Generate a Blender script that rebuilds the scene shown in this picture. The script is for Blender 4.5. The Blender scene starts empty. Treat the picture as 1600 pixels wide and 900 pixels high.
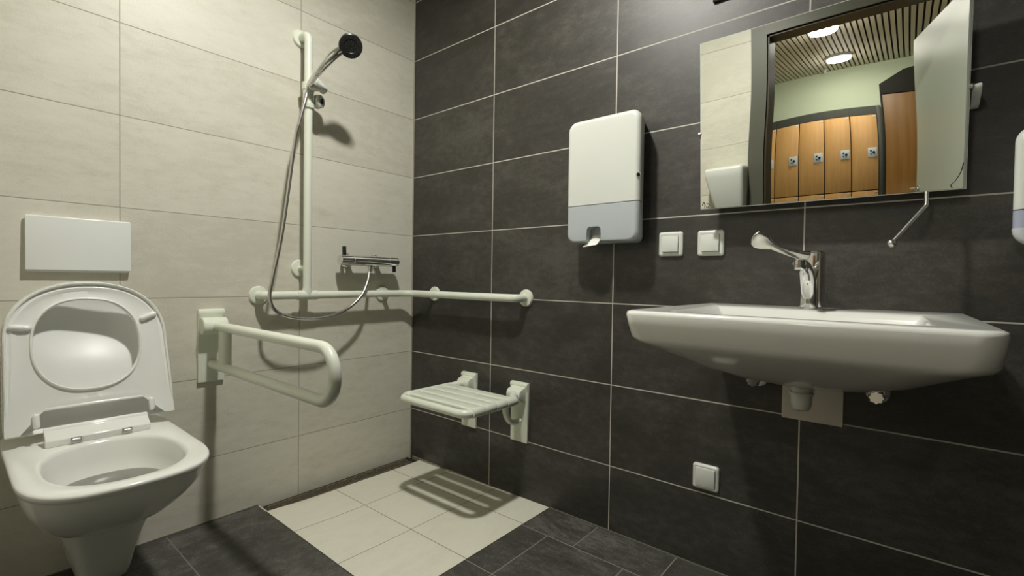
import bpy, bmesh, math, random
from mathutils import Vector, Matrix
random.seed(7)
PI = math.pi
sc = bpy.context.scene
COL = sc.collection

# ------------------------------------------------------------------ materials
def new_mat(name):
    m = bpy.data.materials.new(name); m.use_nodes = True
    nt = m.node_tree
    return m, nt, nt.nodes['Principled BSDF']

def simple(name, col, rough=.4, metal=0., coat=0., spec=.5, var=.03, scale=9., bump=0., trans=0., ior=1.45, sss=0.):
    """procedural paint/plastic/ceramic: slight noise variation of tone and gloss"""
    m, nt, b = new_mat(name)
    tc = nt.nodes.new('ShaderNodeTexCoord'); nz = nt.nodes.new('ShaderNodeTexNoise')
    nz.inputs['Scale'].default_value = scale; nz.inputs['Detail'].default_value = 4
    nt.links.new(tc.outputs['Object'], nz.inputs['Vector'])
    mx = nt.nodes.new('ShaderNodeMix'); mx.data_type = 'RGBA'
    nt.links.new(nz.outputs['Fac'], mx.inputs['Factor'])
    mx.inputs['A'].default_value = (*[c * (1 - var) for c in col], 1)
    mx.inputs['B'].default_value = (*[min(1, c * (1 + var)) for c in col], 1)
    nt.links.new(mx.outputs['Result'], b.inputs['Base Color'])
    b.inputs['Roughness'].default_value = rough; b.inputs['Metallic'].default_value = metal
    b.inputs['Coat Weight'].default_value = coat; b.inputs['Coat Roughness'].default_value = .06
    b.inputs['Specular IOR Level'].default_value = spec
    b.inputs['Transmission Weight'].default_value = trans; b.inputs['IOR'].default_value = ior
    if bump:
        bp = nt.nodes.new('ShaderNodeBump'); bp.inputs['Strength'].default_value = bump; bp.inputs['Distance'].default_value = .002
        nt.links.new(nz.outputs['Fac'], bp.inputs['Height']); nt.links.new(bp.outputs['Normal'], b.inputs['Normal'])
    return m

def emit(name, col, s):
    m, nt, b = new_mat(name)
    b.inputs['Base Color'].default_value = (.8, .8, .8, 1)
    b.inputs['Emission Color'].default_value = (*col, 1); b.inputs['Emission Strength'].default_value = s
    return m

class NG:
    """tiny node-graph helper for math chains"""
    def __init__(s, nt): s.nt = nt
    def m(s, op, a, b=None, c=None):
        n = s.nt.nodes.new('ShaderNodeMath'); n.operation = op
        for i, v in enumerate((a, b, c)):
            if v is None: continue
            if isinstance(v, (int, float)): n.inputs[i].default_value = v
            else: s.nt.links.new(v, n.inputs[i])
        return n.outputs[0]
    def mix(s, f, a, b):
        n = s.nt.nodes.new('ShaderNodeMix'); n.data_type = 'RGBA'
        for k, v in (('Factor', f), ('A', a), ('B', b)):
            if isinstance(v, tuple): n.inputs[k].default_value = (*v, 1)
            elif isinstance(v, (int, float)): n.inputs[k].default_value = v
            else: s.nt.links.new(v, n.inputs[k])
        return n.outputs['Result']
    def ramp(s, f, stops):
        n = s.nt.nodes.new('ShaderNodeValToRGB'); s.nt.links.new(f, n.inputs[0])
        e = n.color_ramp.elements
        while len(e) < len(stops): e.new(.5)
        for el, (p, c) in zip(e, stops): el.position = p; el.color = (*c, 1)
        return n.outputs[0]

def tile_mat(name, U, V, u0, w, v0, h, gw, cols, grout, rough, streak, spots=0., shift=0., spec=.5, gv=True, tonevar=.08, marks=0.):
    """stone tiles: U,V axis letters in object space, u0/v0 a joint, w/h pitch, gw joint width,
    cols = (dark, mid, light) of the stone, streak = (u scale, v scale) of its cloudy bands"""
    m, nt, b = new_mat(name); g = NG(nt)
    tc = nt.nodes.new('ShaderNodeTexCoord'); sp = nt.nodes.new('ShaderNodeSeparateXYZ')
    nt.links.new(tc.outputs['Object'], sp.inputs[0])
    u, v = sp.outputs[U], sp.outputs[V]
    vi = g.m('DIVIDE', g.m('SUBTRACT', v, v0), h)
    row = g.m('FLOOR', vi)
    ui = g.m('DIVIDE', g.m('SUBTRACT', u, u0), w)
    if shift:
        ui = g.m('ADD', ui, g.m('MULTIPLY', g.m('MODULO', row, 2.), shift))
    colm = g.m('FLOOR', ui)
    fu = g.m('FRACT', ui); fv = g.m('FRACT', vi)
    du = g.m('MULTIPLY', g.m('MINIMUM', fu, g.m('SUBTRACT', 1., fu)), w)
    dv = g.m('MULTIPLY', g.m('MINIMUM', fv, g.m('SUBTRACT', 1., fv)), h)
    d = g.m('MINIMUM', du, dv) if gv else du
    mr = nt.nodes.new('ShaderNodeMapRange'); mr.interpolation_type = 'SMOOTHSTEP'
    nt.links.new(d, mr.inputs[0]); mr.inputs[1].default_value = gw * .5 - .0004; mr.inputs[2].default_value = gw * .5 + .0006
    mask = mr.outputs[0]                      # 0 in the joint, 1 on the tile
    wn = nt.nodes.new('ShaderNodeTexWhiteNoise'); wn.noise_dimensions = '2D'
    cv = nt.nodes.new('ShaderNodeCombineXYZ'); nt.links.new(colm, cv.inputs[0]); nt.links.new(row, cv.inputs[1])
    nt.links.new(cv.outputs[0], wn.inputs['Vector'])
    cc = nt.nodes.new('ShaderNodeCombineXYZ')
    nt.links.new(g.m('MULTIPLY', u, streak[0]), cc.inputs[0]); nt.links.new(g.m('MULTIPLY', v, streak[1]), cc.inputs[1])
    nt.links.new(g.m('MULTIPLY', wn.outputs['Value'], 37.), cc.inputs[2])
    n1 = nt.nodes.new('ShaderNodeTexNoise'); n1.inputs['Scale'].default_value = 1.; n1.inputs['Detail'].default_value = 9.
    n1.inputs['Roughness'].default_value = .62; n1.inputs['Distortion'].default_value = .6
    nt.links.new(cc.outputs[0], n1.inputs['Vector'])
    n2 = nt.nodes.new('ShaderNodeTexNoise'); n2.inputs['Scale'].default_value = 6.; n2.inputs['Detail'].default_value = 6.
    n2.inputs['Roughness'].default_value = .7
    nt.links.new(cc.outputs[0], n2.inputs['Vector'])
    n4 = nt.nodes.new('ShaderNodeTexNoise'); n4.inputs['Scale'].default_value = 190.; n4.inputs['Detail'].default_value = 4.
    nt.links.new(tc.outputs['Object'], n4.inputs['Vector'])
    f = g.m('ADD', g.m('MULTIPLY', n1.outputs['Fac'], .42), g.m('MULTIPLY', n2.outputs['Fac'], .36))
    f = g.m('ADD', f, g.m('MULTIPLY', n4.outputs['Fac'], .22))
    f = g.m('ADD', f, g.m('MULTIPLY', g.m('SUBTRACT', wn.outputs['Value'], .5), tonevar))
    stone = g.ramp(f, [(.40, cols[0]), (.5, cols[1]), (.61, cols[2])])
    if spots:
        n3 = nt.nodes.new('ShaderNodeTexNoise'); n3.inputs['Scale'].default_value = 16.; n3.inputs['Detail'].default_value = 3.
        nt.links.new(cc.outputs[0], n3.inputs['Vector'])
        ms = nt.nodes.new('ShaderNodeMapRange'); nt.links.new(n3.outputs['Fac'], ms.inputs[0])
        ms.inputs[1].default_value = .66; ms.inputs[2].default_value = .78
        stone = g.mix(g.m('MULTIPLY', ms.outputs[0], spots), stone, tuple(min(1, c * 1.9) for c in cols[2]))
    if marks:
        n5 = nt.nodes.new('ShaderNodeTexNoise'); n5.inputs['Scale'].default_value = 3.2; n5.inputs['Detail'].default_value = 8.; n5.inputs['Roughness'].default_value = .75
        cm = nt.nodes.new('ShaderNodeVectorMath'); cm.operation = 'ADD'; nt.links.new(cc.outputs[0], cm.inputs[0]); cm.inputs[1].default_value = (5.3, 1.7, 2.9)
        nt.links.new(cm.outputs[0], n5.inputs['Vector'])
        m5 = nt.nodes.new('ShaderNodeMapRange'); nt.links.new(n5.outputs['Fac'], m5.inputs[0])
        m5.inputs[1].default_value = .60; m5.inputs[2].default_value = .74
        stone = g.mix(g.m('MULTIPLY', m5.outputs[0], marks), stone, tuple(c * .66 for c in cols[0]))
    base = g.mix(mask, grout, stone)
    nt.links.new(base, b.inputs['Base Color'])
    b.inputs['Specular IOR Level'].default_value = spec
    r = g.m('ADD', rough - .06, g.m('MULTIPLY', n2.outputs['Fac'], .12))
    r2 = nt.nodes.new('ShaderNodeMix'); r2.data_type = 'FLOAT'
    nt.links.new(mask, r2.inputs['Factor']); r2.inputs['A'].default_value = .85; nt.links.new(r, r2.inputs['B'])
    nt.links.new(r2.outputs['Result'], b.inputs['Roughness'])
    hh = g.m('ADD', mask, g.m('MULTIPLY', n2.outputs['Fac'], .12))
    bp = nt.nodes.new('ShaderNodeBump'); bp.inputs['Strength'].default_value = .35; bp.inputs['Distance'].default_value = .0012
    nt.links.new(hh, bp.inputs['Height']); nt.links.new(bp.outputs['Normal'], b.inputs['Normal'])
    return m

def wood_mat(name, c1, c2):
    m, nt, b = new_mat(name); g = NG(nt)
    tc = nt.nodes.new('ShaderNodeTexCoord'); mp = nt.nodes.new('ShaderNodeMapping')
    mp.inputs['Scale'].default_value = (14, 14, 1.3); nt.links.new(tc.outputs['Object'], mp.inputs[0])
    nz = nt.nodes.new('ShaderNodeTexNoise'); nz.inputs['Scale'].default_value = 1.6; nz.inputs['Detail'].default_value = 8
    nt.links.new(mp.outputs[0], nz.inputs['Vector'])
    nt.links.new(g.ramp(nz.outputs['Fac'], [(.35, c1), (.65, c2)]), b.inputs['Base Color'])
    b.inputs['Roughness'].default_value = .42
    return m

LAMP = 1380. * (.05 / .058) ** 2
LT = ((.635, .605, .512), (.698, .675, .580), (.738, .716, .628))
DK = ((.0245, .0222, .0176), (.0405, .0372, .0305), (.073, .068, .0595))
FD = ((.046, .0435, .0375), (.074, .0705, .062), (.15, .145, .132))
M = {}
M['wall_light'] = tile_mat('beige_stone_wall_tile', 'X', 'Z', 0., .6003, .245, .3, .0024, LT, (.33, .30, .23), .42, (2.6, 6.5), spec=.4, tonevar=.14, marks=.38)
M['wall_light_side'] = tile_mat('beige_stone_side_tile', 'Y', 'Z', -.62, .6, .037, .3, .0024, LT, (.33, .30, .23), .42, (2.6, 6.5), spec=.4, tonevar=.14, marks=.38)
M['wall_dark'] = tile_mat('charcoal_stone_wall_tile', 'Y', 'Z', -.5577, .6006, .245, .3, .0036, DK, (.56, .54, .48), .46, (4.5, 8.), spots=.26, spec=.66, marks=.5)
M['wall_dark_front'] = tile_mat('charcoal_stone_near_wall_tile', 'X', 'Z', -.30, .6003, .245, .3, .0036, DK, (.56, .54, .48), .46, (4.5, 8.), spots=.26, spec=.66, marks=.5)
M['floor_dark'] = tile_mat('charcoal_stone_floor_tile', 'X', 'Y', -.18, .2975, -1.117, .298, .0034, FD, (.27, .25, .21), .5, (8., 3.5), spots=.25, spec=.45)
M['floor_dark_inner'] = tile_mat('charcoal_stone_floor_tile_offset', 'X', 'Y', -.18, .2975, -1.010, .298, .0034, FD, (.27, .25, .21), .5, (8., 3.5), spots=.25, spec=.45)
M['floor_dark_side'] = tile_mat('charcoal_stone_floor_tile_side', 'X', 'Y', -1.074, .32, -.12, .6, .003, FD, (.22, .205, .17), .5, (3.5, 5.), spots=.25, spec=.45, gv=False)
M['floor_light'] = tile_mat('cream_shower_floor_tile', 'X', 'Y', -.171, .300, -.303, .2975, .0024, ((.76, .735, .61), (.80, .78, .66), (.825, .805, .70)), (.20, .18, .12), .45, (2.2, 5.), spec=.4, tonevar=.05)
M['enamel'] = simple('white_powder_coat', (.80, .83, .72), .32, var=.02, coat=.15)
M['ceramic'] = simple('white_glazed_ceramic', (.83, .835, .79), .13, coat=.15, spec=.4, var=.012, scale=4)
M['seat_plastic'] = simple('white_seat_plastic', (.86, .865, .83), .14, coat=.15, var=.012)
M['lid_plastic'] = simple('white_lid_plastic', (.88, .885, .86), .34, coat=.0, spec=.9, var=.01)
M['plastic'] = simple('white_plastic', (.72, .735, .69), .3, var=.015)
M['plastic_cool'] = simple('cool_white_plastic', (.87, .885, .86), .25, var=.015)
M['frost'] = simple('frosted_blue_grey_plastic', (.50, .54, .565), .28, var=.03, scale=5)
M['chrome'] = simple('polished_chrome', (.80, .80, .79), .07, metal=1., var=.02)
M['steel'] = simple('brushed_steel', (.62, .61, .57), .3, metal=1., var=.05, scale=30)
M['hose'] = simple('woven_metal_hose', (.66, .65, .62), .25, metal=1., var=.25, scale=400)
M['drain'] = simple('tarnished_steel_grate', (.21, .18, .125), .5, metal=.35, var=.35, scale=60)
M['black'] = simple('black_plastic', (.012, .012, .011), .35, var=.1)
M['dark_void'] = simple('dark_channel', (.015, .013, .010), .7, var=.2)
M['grey_buffer'] = simple('grey_buffer_plastic', (.50, .51, .45), .4)  # even grey plastic, not assigned to any part
M['paper'] = simple('white_paper', (.82, .82, .77), .9, var=.03, scale=40, bump=.2)
M['water'] = simple('still_water', (.74, .74, .66), .03, trans=.75, ior=1.33, var=.01)
M['ceiling'] = simple('white_ceiling_paint', (.80, .80, .76), .8, var=.01)
M['jamb'] = simple('olive_grey_frame_paint', (.105, .105, .08), .45, var=.04)
M['jamb_dark'] = simple('dark_brown_frame_lining', (.055, .042, .022), .5, var=.08)
M['door'] = simple('pale_grey_door_laminate', (.53, .57, .505), .38, var=.02)
M['locker_wood'] = wood_mat('beech_laminate', (.62, .335, .115), (.72, .41, .155))
M['locker_wood_dark'] = wood_mat('oak_brown_laminate', (.30, .135, .026), (.37, .175, .04))
M['locker_grey'] = simple('dark_grey_laminate', (.060, .062, .052), .45, var=.05)
M['locker_gap'] = simple('black_carcass', (.010, .010, .009), .6)
M['locker_wall'] = simple('pale_green_wall_paint', (.68, .75, .56), .8, var=.02)
M['slat'] = simple('pale_wood_slat', (.78, .70, .58), .6, var=.06)
M['lock_plate'] = simple('light_grey_lock_plate', (.62, .68, .72), .4)
M['lamp'] = emit('lit_lamp_diffuser', (1., .985, .905), LAMP)
M['lamp2'] = emit('lit_locker_lamp_diffuser', (1., .97, .88), 95.)
M['knob_black'] = M['black']

def mirror_mat():
    m, nt, b = new_mat('silvered_mirror'); g = NG(nt)
    tc = nt.nodes.new('ShaderNodeTexCoord'); nz = nt.nodes.new('ShaderNodeTexNoise')
    nz.inputs['Scale'].default_value = 3.; nt.links.new(tc.outputs['Object'], nz.inputs['Vector'])
    nt.links.new(g.mix(nz.outputs['Fac'], (.86, .87, .82), (.89, .90, .86)), b.inputs['Base Color'])
    b.inputs['Metallic'].default_value = 1.; b.inputs['Roughness'].default_value = .004
    return m
M['mirror'] = mirror_mat()
M['mirror_edge'] = simple('polished_glass_edge', (.62, .64, .60), .2, var=.02)

# ------------------------------------------------------------------ mesh building
class MB:
    def __init__(s): s.v = []; s.f = []
    def add_bm(s, bm):
        o = len(s.v); bm.verts.ensure_lookup_table(); bm.verts.index_update()
        s.v += [v.co.copy() for v in bm.verts]
        s.f += [[o + v.index for v in f.verts] for f in bm.faces]
        bm.free(); return s
    def box(s, lo, hi, bev=0., seg=2, rot=None, piv=None):
        lo, hi = Vector(lo), Vector(hi)
        bm = bmesh.new(); bmesh.ops.create_cube(bm, size=1.)
        c = (lo + hi) / 2; d = hi - lo
        for v in bm.verts: v.co = Vector((v.co.x * d.x, v.co.y * d.y, v.co.z * d.z)) + c
        if bev: bmesh.ops.bevel(bm, geom=bm.edges[:], offset=bev, segments=seg, affect='EDGES', profile=.5)
        if rot is not None:
            p = Vector(piv) if piv is not None else c
            for v in bm.verts: v.co = rot @ (v.co - p) + p
        return s.add_bm(bm)
    def loft(s, rings, cap0=True, cap1=True, closed=True):
        o = len(s.v); n = len(rings[0])
        for r in rings: s.v += [Vector(p) for p in r]
        for i in range(len(rings) - 1):
            for j in range(n if closed else n - 1):
                a = o + i * n + j; b_ = o + i * n + (j + 1) % n
                s.f.append([a, b_, b_ + n, a + n])
        if cap0: s.f.append([o + j for j in range(n)][::-1])
        if cap1: s.f.append([o + (len(rings) - 1) * n + j for j in range(n)])
        return s
    def tube(s, path, r, seg=20, caps=True, squash=None):
        path = [Vector(p) for p in path]; n = len(path)
        rad = r if isinstance(r, (list, tuple)) else [r] * n
        tang = []
        for i in range(n):
            a = path[max(0, i - 1)]; b = path[min(n - 1, i + 1)]
            tang.append((b - a).normalized())
        ref = Vector((0, 0, 1)) if abs(tang[0].z) < .9 else Vector((1, 0, 0))
        nrm = (ref - tang[0] * ref.dot(tang[0])).normalized(); rings = []
        for i in range(n):
            nrm = (nrm - tang[i] * nrm.dot(tang[i])).normalized()
            bn = tang[i].cross(nrm)
            q = squash or (1, 1)
            rings.append([path[i] + nrm * math.cos(t) * rad[i] * q[0] + bn * math.sin(t) * rad[i] * q[1]
                          for t in (2 * PI * k / seg for k in range(seg))])
        return s.loft(rings, caps, caps)
    def lathe(s, prof, org, axis, seg=32):
        """prof: list of (radius, distance along axis)"""
        axis = Vector(axis).normalized(); org = Vector(org)
        ref = Vector((0, 0, 1)) if abs(axis.z) < .9 else Vector((1, 0, 0))
        a = (ref - axis * ref.dot(axis)).normalized(); b = axis.cross(a)
        rings = [[org + axis * h + (a * math.cos(t) + b * math.sin(t)) * max(r, 1e-5) for t in (2 * PI * k / seg for k in range(seg))] for r, h in prof]
        return s.loft(rings)
    def lathe_open(s, prof, org, axis, seg=32):
        """a ring: the profile closes on itself and leaves the bore open"""
        a = len(s.v); s.lathe(prof + [prof[0]], org, axis, seg)
        s.f = s.f[:-2]
        return s
    def prism(s, poly, axis, a, b, bev=0.):
        """poly: 2D outline in the two other axes, in order (x,y,z minus axis), extruded from a to b"""
        def P(p, h):
            if axis == 'x': return (h, p[0], p[1])
            if axis == 'y': return (p[0], h, p[1])
            return (p[0], p[1], h)
        bm = bmesh.new()
        v0 = [bm.verts.new(P(p, a)) for p in poly]; v1 = [bm.verts.new(P(p, b)) for p in poly]
        n = len(poly); bm.faces.new(v0[::-1]); bm.faces.new(v1)
        for i in range(n): bm.faces.new((v0[i], v0[(i + 1) % n], v1[(i + 1) % n], v1[i]))
        bmesh.ops.recalc_face_normals(bm, faces=bm.faces[:])
        if bev: bmesh.ops.bevel(bm, geom=bm.edges[:], offset=bev, segments=2, affect='EDGES', profile=.5)
        return s.add_bm(bm)

ORG = {}
def build(name, mb, mat, parent=None, org=(0, 0, 0), sharp=35, kind=None):
    """ONE mesh object; vertices are given in world space and stored relative to the thing's origin"""
    o_ = Vector(ORG[parent.name]) if parent is not None else Vector(org)
    me = bpy.data.meshes.new(name)
    me.from_pydata([tuple(v - o_) for v in mb.v], [], mb.f)
    bm = bmesh.new(); bm.from_mesh(me)
    bmesh.ops.remove_doubles(bm, verts=bm.verts[:], dist=1e-6)
    bmesh.ops.recalc_face_normals(bm, faces=bm.faces[:]); bm.to_mesh(me); bm.free()
    for p in me.polygons: p.use_smooth = True
    me.set_sharp_from_angle(angle=math.radians(sharp))
    for m in (mat if isinstance(mat, list) else [mat]): me.materials.append(m)
    ob = bpy.data.objects.new(name, me); COL.objects.link(ob)
    if parent is not None: ob.parent = parent
    else: ob.location = o_
    ORG[ob.name] = o_
    if kind: ob['kind'] = kind
    return ob

def thing(name, label, cat, org, group=None):
    ob = bpy.data.objects.new(name, None); COL.objects.link(ob); ob.empty_display_size = .05
    ob.location = org; ORG[ob.name] = Vector(org)
    ob['label'] = label; ob['category'] = cat
    if group: ob['group'] = group
    return ob

def tag(ob, label, cat, group=None):
    ob['label'] = label; ob['category'] = cat
    if group: ob['group'] = group
    return ob

def structure(name, mb, mat, sharp=35, parent=None):
    return build(name, mb, mat, parent, sharp=sharp, kind='structure')

def fillet(pts, r, n=7):
    """round the corners of a polyline"""
    pts = [Vector(p) for p in pts]; out = [pts[0]]
    for i in range(1, len(pts) - 1):
        p, a, b = pts[i], pts[i - 1], pts[i + 1]
        da, db = (a - p), (b - p)
        rr = r[i - 1] if isinstance(r, (list, tuple)) else r
        ang = da.angle(db); t = min(rr / math.tan(ang / 2), da.length * .49, db.length * .49)
        s, e = p + da.normalized() * t, p + db.normalized() * t
        R = t * math.tan(ang / 2); bis = (da.normalized() + db.normalized()).normalized()
        c = p + bis * (R / math.sin(ang / 2))
        v0, v1 = s - c, e - c; full = v0.angle(v1); ax = v0.cross(v1).normalized()
        for k in range(n + 1): out.append(c + Matrix.Rotation(full * k / n, 3, ax) @ v0)
    out.append(pts[-1]); return out

def catmull(pts, n=8):
    pts = [Vector(p) for p in pts]; P = [2 * pts[0] - pts[1]] + pts + [2 * pts[-1] - pts[-2]]; out = []
    for i in range(1, len(P) - 2):
        for k in range(n):
            t = k / n; a, b, c, d = P[i - 1:i + 3]
            out.append(.5 * ((2 * b) + (c - a) * t + (2 * a - 5 * b + 4 * c - d) * t * t + (3 * b - a - 3 * c + d) * t ** 3))
    out.append(pts[-1]); return out

def sgnpow(c, e): return math.copysign(abs(c) ** e, c)
def super_ring(cx, cy, hx, hy0, hy1, e0, e1, n=64):
    """closed outline about (cx,cy): half width hx, reach hy0 towards -y (exponent e0) and hy1 towards +y (exponent e1)"""
    out = []
    for k in range(n):
        t = 2 * PI * k / n; c, s = math.cos(t), math.sin(t)
        e, hy = (e1, hy1) if s >= 0 else (e0, hy0)
        out.append((cx + hx * sgnpow(c, 2 / e), cy + hy * sgnpow(s, 2 / e)))
    return out
def rrect(a0, a1, b0, b1, r, n=6):
    """rounded rectangle outline in 2D"""
    out = []
    for (cx, cy, s) in ((a1 - r, b1 - r, 0), (a0 + r, b1 - r, 1), (a0 + r, b0 + r, 2), (a1 - r, b0 + r, 3)):
        for k in range(n + 1):
            t = PI / 2 * (s + k / n); out.append((cx + r * math.cos(t), cy + r * math.sin(t)))
    return out
def panel(mb, axis, d0, d1, a0, a1, b0, b1, r, fil=.004, back_inset=0., nf=4):
    """rounded plate standing on the wall plane coordinate d0 with its filleted front at d1; axis 'x' or 'y'"""
    s = 1 if d1 > d0 else -1
    prof = [(0, back_inset)] + [(abs(d1 - d0) - fil + fil * math.sin(PI / 2 * k / nf), fil * (1 - math.cos(PI / 2 * k / nf))) for k in range(nf + 1)]
    rings = []
    for d, ins in prof:
        q = rrect(a0 + ins, a1 - ins, b0 + ins, b1 - ins, max(r - ins, .0008))
        rings.append([(d0 + s * d, p[0], p[1]) if axis == 'x' else (p[0], d0 + s * d, p[1]) for p in q])
    return mb.loft(rings)

# ------------------------------------------------------------------ room shell
XW, YF, ZC = -1.9, -2.62, 2.55           # left wall, near wall, ceiling
WD = .145                                # depth of that wall
DY0, DY1, DZ = -1.292, -2.240, 2.145     # doorway in the left wall
structure('wall_back', MB().box((XW - .12, 0, -.1), (.12, .12, ZC + .1)), M['wall_light'])
structure('wall_right', MB().box((0, YF - .12, -.1), (.12, 0, ZC + .1)), M['wall_dark'])
mb = MB()
mb.box((XW - WD, DY0 + .0, -.1), (XW, 0, ZC + .1))
mb.box((XW - WD, YF - .12, -.1), (XW, DY1, ZC + .1))
mb.box((XW - WD, DY1, DZ), (XW, DY0, ZC + .1))
structure('wall_left', mb, M['wall_light_side'])
structure('wall_front', MB().box((XW, YF - .12, -.1), (0, YF, ZC + .1)), M['wall_dark_front'])
structure('ceiling', MB().box((XW, YF, ZC), (0, 0, ZC + .1)), M['ceiling'])

FZ = .004
SX, SY = -.766, -.893                     # shower floor runs to these
def floor():
    v, f, mi = [], [], []
    def quad(x0, x1, y0, y1, z, m):
        o = len(v); v.extend([(x0, y0, z), (x1, y0, z), (x1, y1, z), (x0, y1, z)]); f.append([o, o + 1, o + 2, o + 3]); mi.append(m)
    quad(-.18, 0, YF, SY, FZ, 0)
    quad(SX, -.18, YF, SY, FZ, 1)
    quad(XW, SX, YF, 0, FZ, 2)
    quad(XW - WD, XW, DY1, DY0, FZ, 2)
    # sloped shower floor, lowest along the drain
    nx, ny = 10, 10; o = len(v)
    for i in range(nx + 1):
        for j in range(ny + 1):
            a, b = i / nx, j / ny
            x = SX * (1 - a); y = SY * (1 - b) - .0765 * b
            fall = a * .35 * b + b * .65 * max(0, min(1, a * 4))
            v.append((x, y, FZ - .0145 * fall))
    for i in range(nx):
        for j in range(ny):
            k = o + i * (ny + 1) + j; f.append([k, k + ny + 1, k + ny + 2, k + 1]); mi.append(3)
    me = bpy.data.meshes.new('floor'); me.from_pydata(v, [], f)
    for m in ('floor_dark', 'floor_dark_inner', 'floor_dark_side', 'floor_light'): me.materials.append(M[m])
    for p, k in zip(me.polygons, mi): p.material_index = k
    ob = bpy.data.objects.new('floor', me); COL.objects.link(ob); ob['kind'] = 'structure'
floor()
mb = MB()   # thin dark sealant joints along the foot of the walls and around the shower floor
mb.box((XW, -.004, FZ - .02), (SX, 0, FZ + .0035)); mb.box((-.005, YF, FZ - .02), (0, SY, FZ + .003))
structure('trim_1', mb, simple('grey_sealant', (.17, .16, .13), .6))
mb = MB()
mb.box((SX - .0015, SY, FZ - .02), (SX + .0015, -.08, FZ + .0006)); mb.box((SX, SY - .0015, FZ - .02), (0, SY + .0015, FZ + .0006))
structure('trim_2', mb, simple('dark_joint', (.05, .045, .035), .6))
structure('trim_7', MB().box((SX - .001, -.0805, FZ - .03), (SX + .0045, -.012, FZ + .001)), simple('pale_tile_edge', (.66, .63, .53), .5))
mb = MB().box((-.006, -.004, -.02), (0, 0, ZC)); structure('trim_3', mb, simple('pale_corner_sealant', (.40, .38, .31), .6))
mb = MB().box((-.005, SY, FZ - .03), (0, -.02, FZ - .0055)); structure('trim_4', mb, simple('shower_corner_sealant', (.26, .24, .19), .6))

# linear drain in the floor along the beige wall
dr = thing('shower_drain', 'long narrow slotted metal floor drain along the foot of the beige wall', 'floor drain', (-.4, -.04, -.02))
mb = MB()
mb.box((SX, -.078, -.06), (-.02, -.002, -.045)); 
mb.box((SX, -.0785, -.06), (-.02, -.072, -.0085)); mb.box((SX, -.008, -.06), (-.02, -.001, -.0085))
mb.box((SX, -.0785, -.06), (SX + .006, -.002, -.0075)); mb.box((-.026, -.0785, -.06), (-.020, -.002, -.0095))
build('channel', mb, M['dark_void'], dr)
mb = MB(); gx0, gx1 = -.748, -.03; zt = -.0086
for yy, w in ((-.0680, .012), (-.0535, .0048), (-.0410, .0048), (-.0285, .0048), (-.0135, .012)):
    mb.box((gx0, yy - w / 2, zt - .0025), (gx1, yy + w / 2, zt))
k = 0; x = gx0
while x < gx1 - .004:
    w = .016 if k in (0,) else .0085
    mb.box((x, -.073, zt - .0025), (x + w, -.010, zt)); x += .0640; k += 1
mb.box((gx1 - .012, -.073, zt - .0025), (gx1, -.010, zt))
build('grate', mb, M['drain'], dr)

# ------------------------------------------------------------------ L-shaped grab rail round the corner
HZ, HO, RX = .850, -.070, -.602
gr = thing('shower_grab_rail', 'white tubular grab rail with tall upright, wrapping the corner of both walls', 'grab rail', (RX, 0, HZ))
RT = .0165
path = fillet([(-.768, -.004, HZ), (-.768, HO, HZ), (HO, HO, HZ), (HO, -.757, HZ), (-.004, -.757, HZ)], [.045, .055, .045], 8)
build('horizontal_rail', MB().tube(path, RT, 20), M['enamel'], gr)
path = fillet([(RX, HO, HZ), (RX, HO, 1.925), (RX, -.004, 1.925)], [.05], 9)
build('upright_rail', MB().tube(path, RT, 20), M['enamel'], gr)
def flange(p, ax):
    mb = MB().lathe([(.0, .0), (.036, .0), (.036, .006), (.033, .0105), (.022, .0125), (.0, .0125)], p, ax, 32)
    return mb
build('flange', flange((-.768, 0, HZ), (0, -1, 0)), M['enamel'], gr)
build('flange', flange((RX, 0, 1.925), (0, -1, 0)), M['enamel'], gr)
build('flange', flange((RX, 0, .962), (0, -1, 0)), M['enamel'], gr)
build('flange', flange((-.19, 0, HZ), (0, -1, 0)), M['enamel'], gr)
build('flange', flange((0, -.18, HZ), (-1, 0, 0)), M['enamel'], gr)
build('flange', flange((0, -.757, HZ), (-1, 0, 0)), M['enamel'], gr)
build('standoff', MB().tube([(RX, 0, .962), (RX, HO, .962)], .0115, 16), M['enamel'], gr)
build('standoff', MB().tube([(-.19, 0, HZ), (-.19, HO, HZ)], .0115, 16), M['enamel'], gr)
build('standoff', MB().tube([(0, -.18, HZ), (HO, -.18, HZ)], .0115, 16), M['enamel'], gr)
mb = MB().tube([(RX - .043, HO, HZ), (RX + .043, HO, HZ)], .0195, 22)
mb.tube([(RX, HO, HZ), (RX, HO, HZ + .028)], .0195, 22)
build('tee_joint', mb, M['enamel'], gr)

# sliding shower head holder on the upright
hz = 1.672
hold = thing('shower_head_holder', 'white sliding shower head holder clamped on the upright rail', 'shower holder', (RX, HO, hz))
mb = MB()
mb.lathe_open([(.0172, -.052), (.0232, -.052), (.0245, -.048), (.0245, -.034), (.021, -.031), (.021, .018), (.0245, .022), (.0265, .05), (.0172, .052)], (RX, HO, hz), (0, 0, 1), 32)
mb.box((RX - .008, HO - .052, hz + .018), (RX + .03, HO - .019, hz + .047), .006)
build('clamp', mb, M['enamel'], hold)
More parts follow.
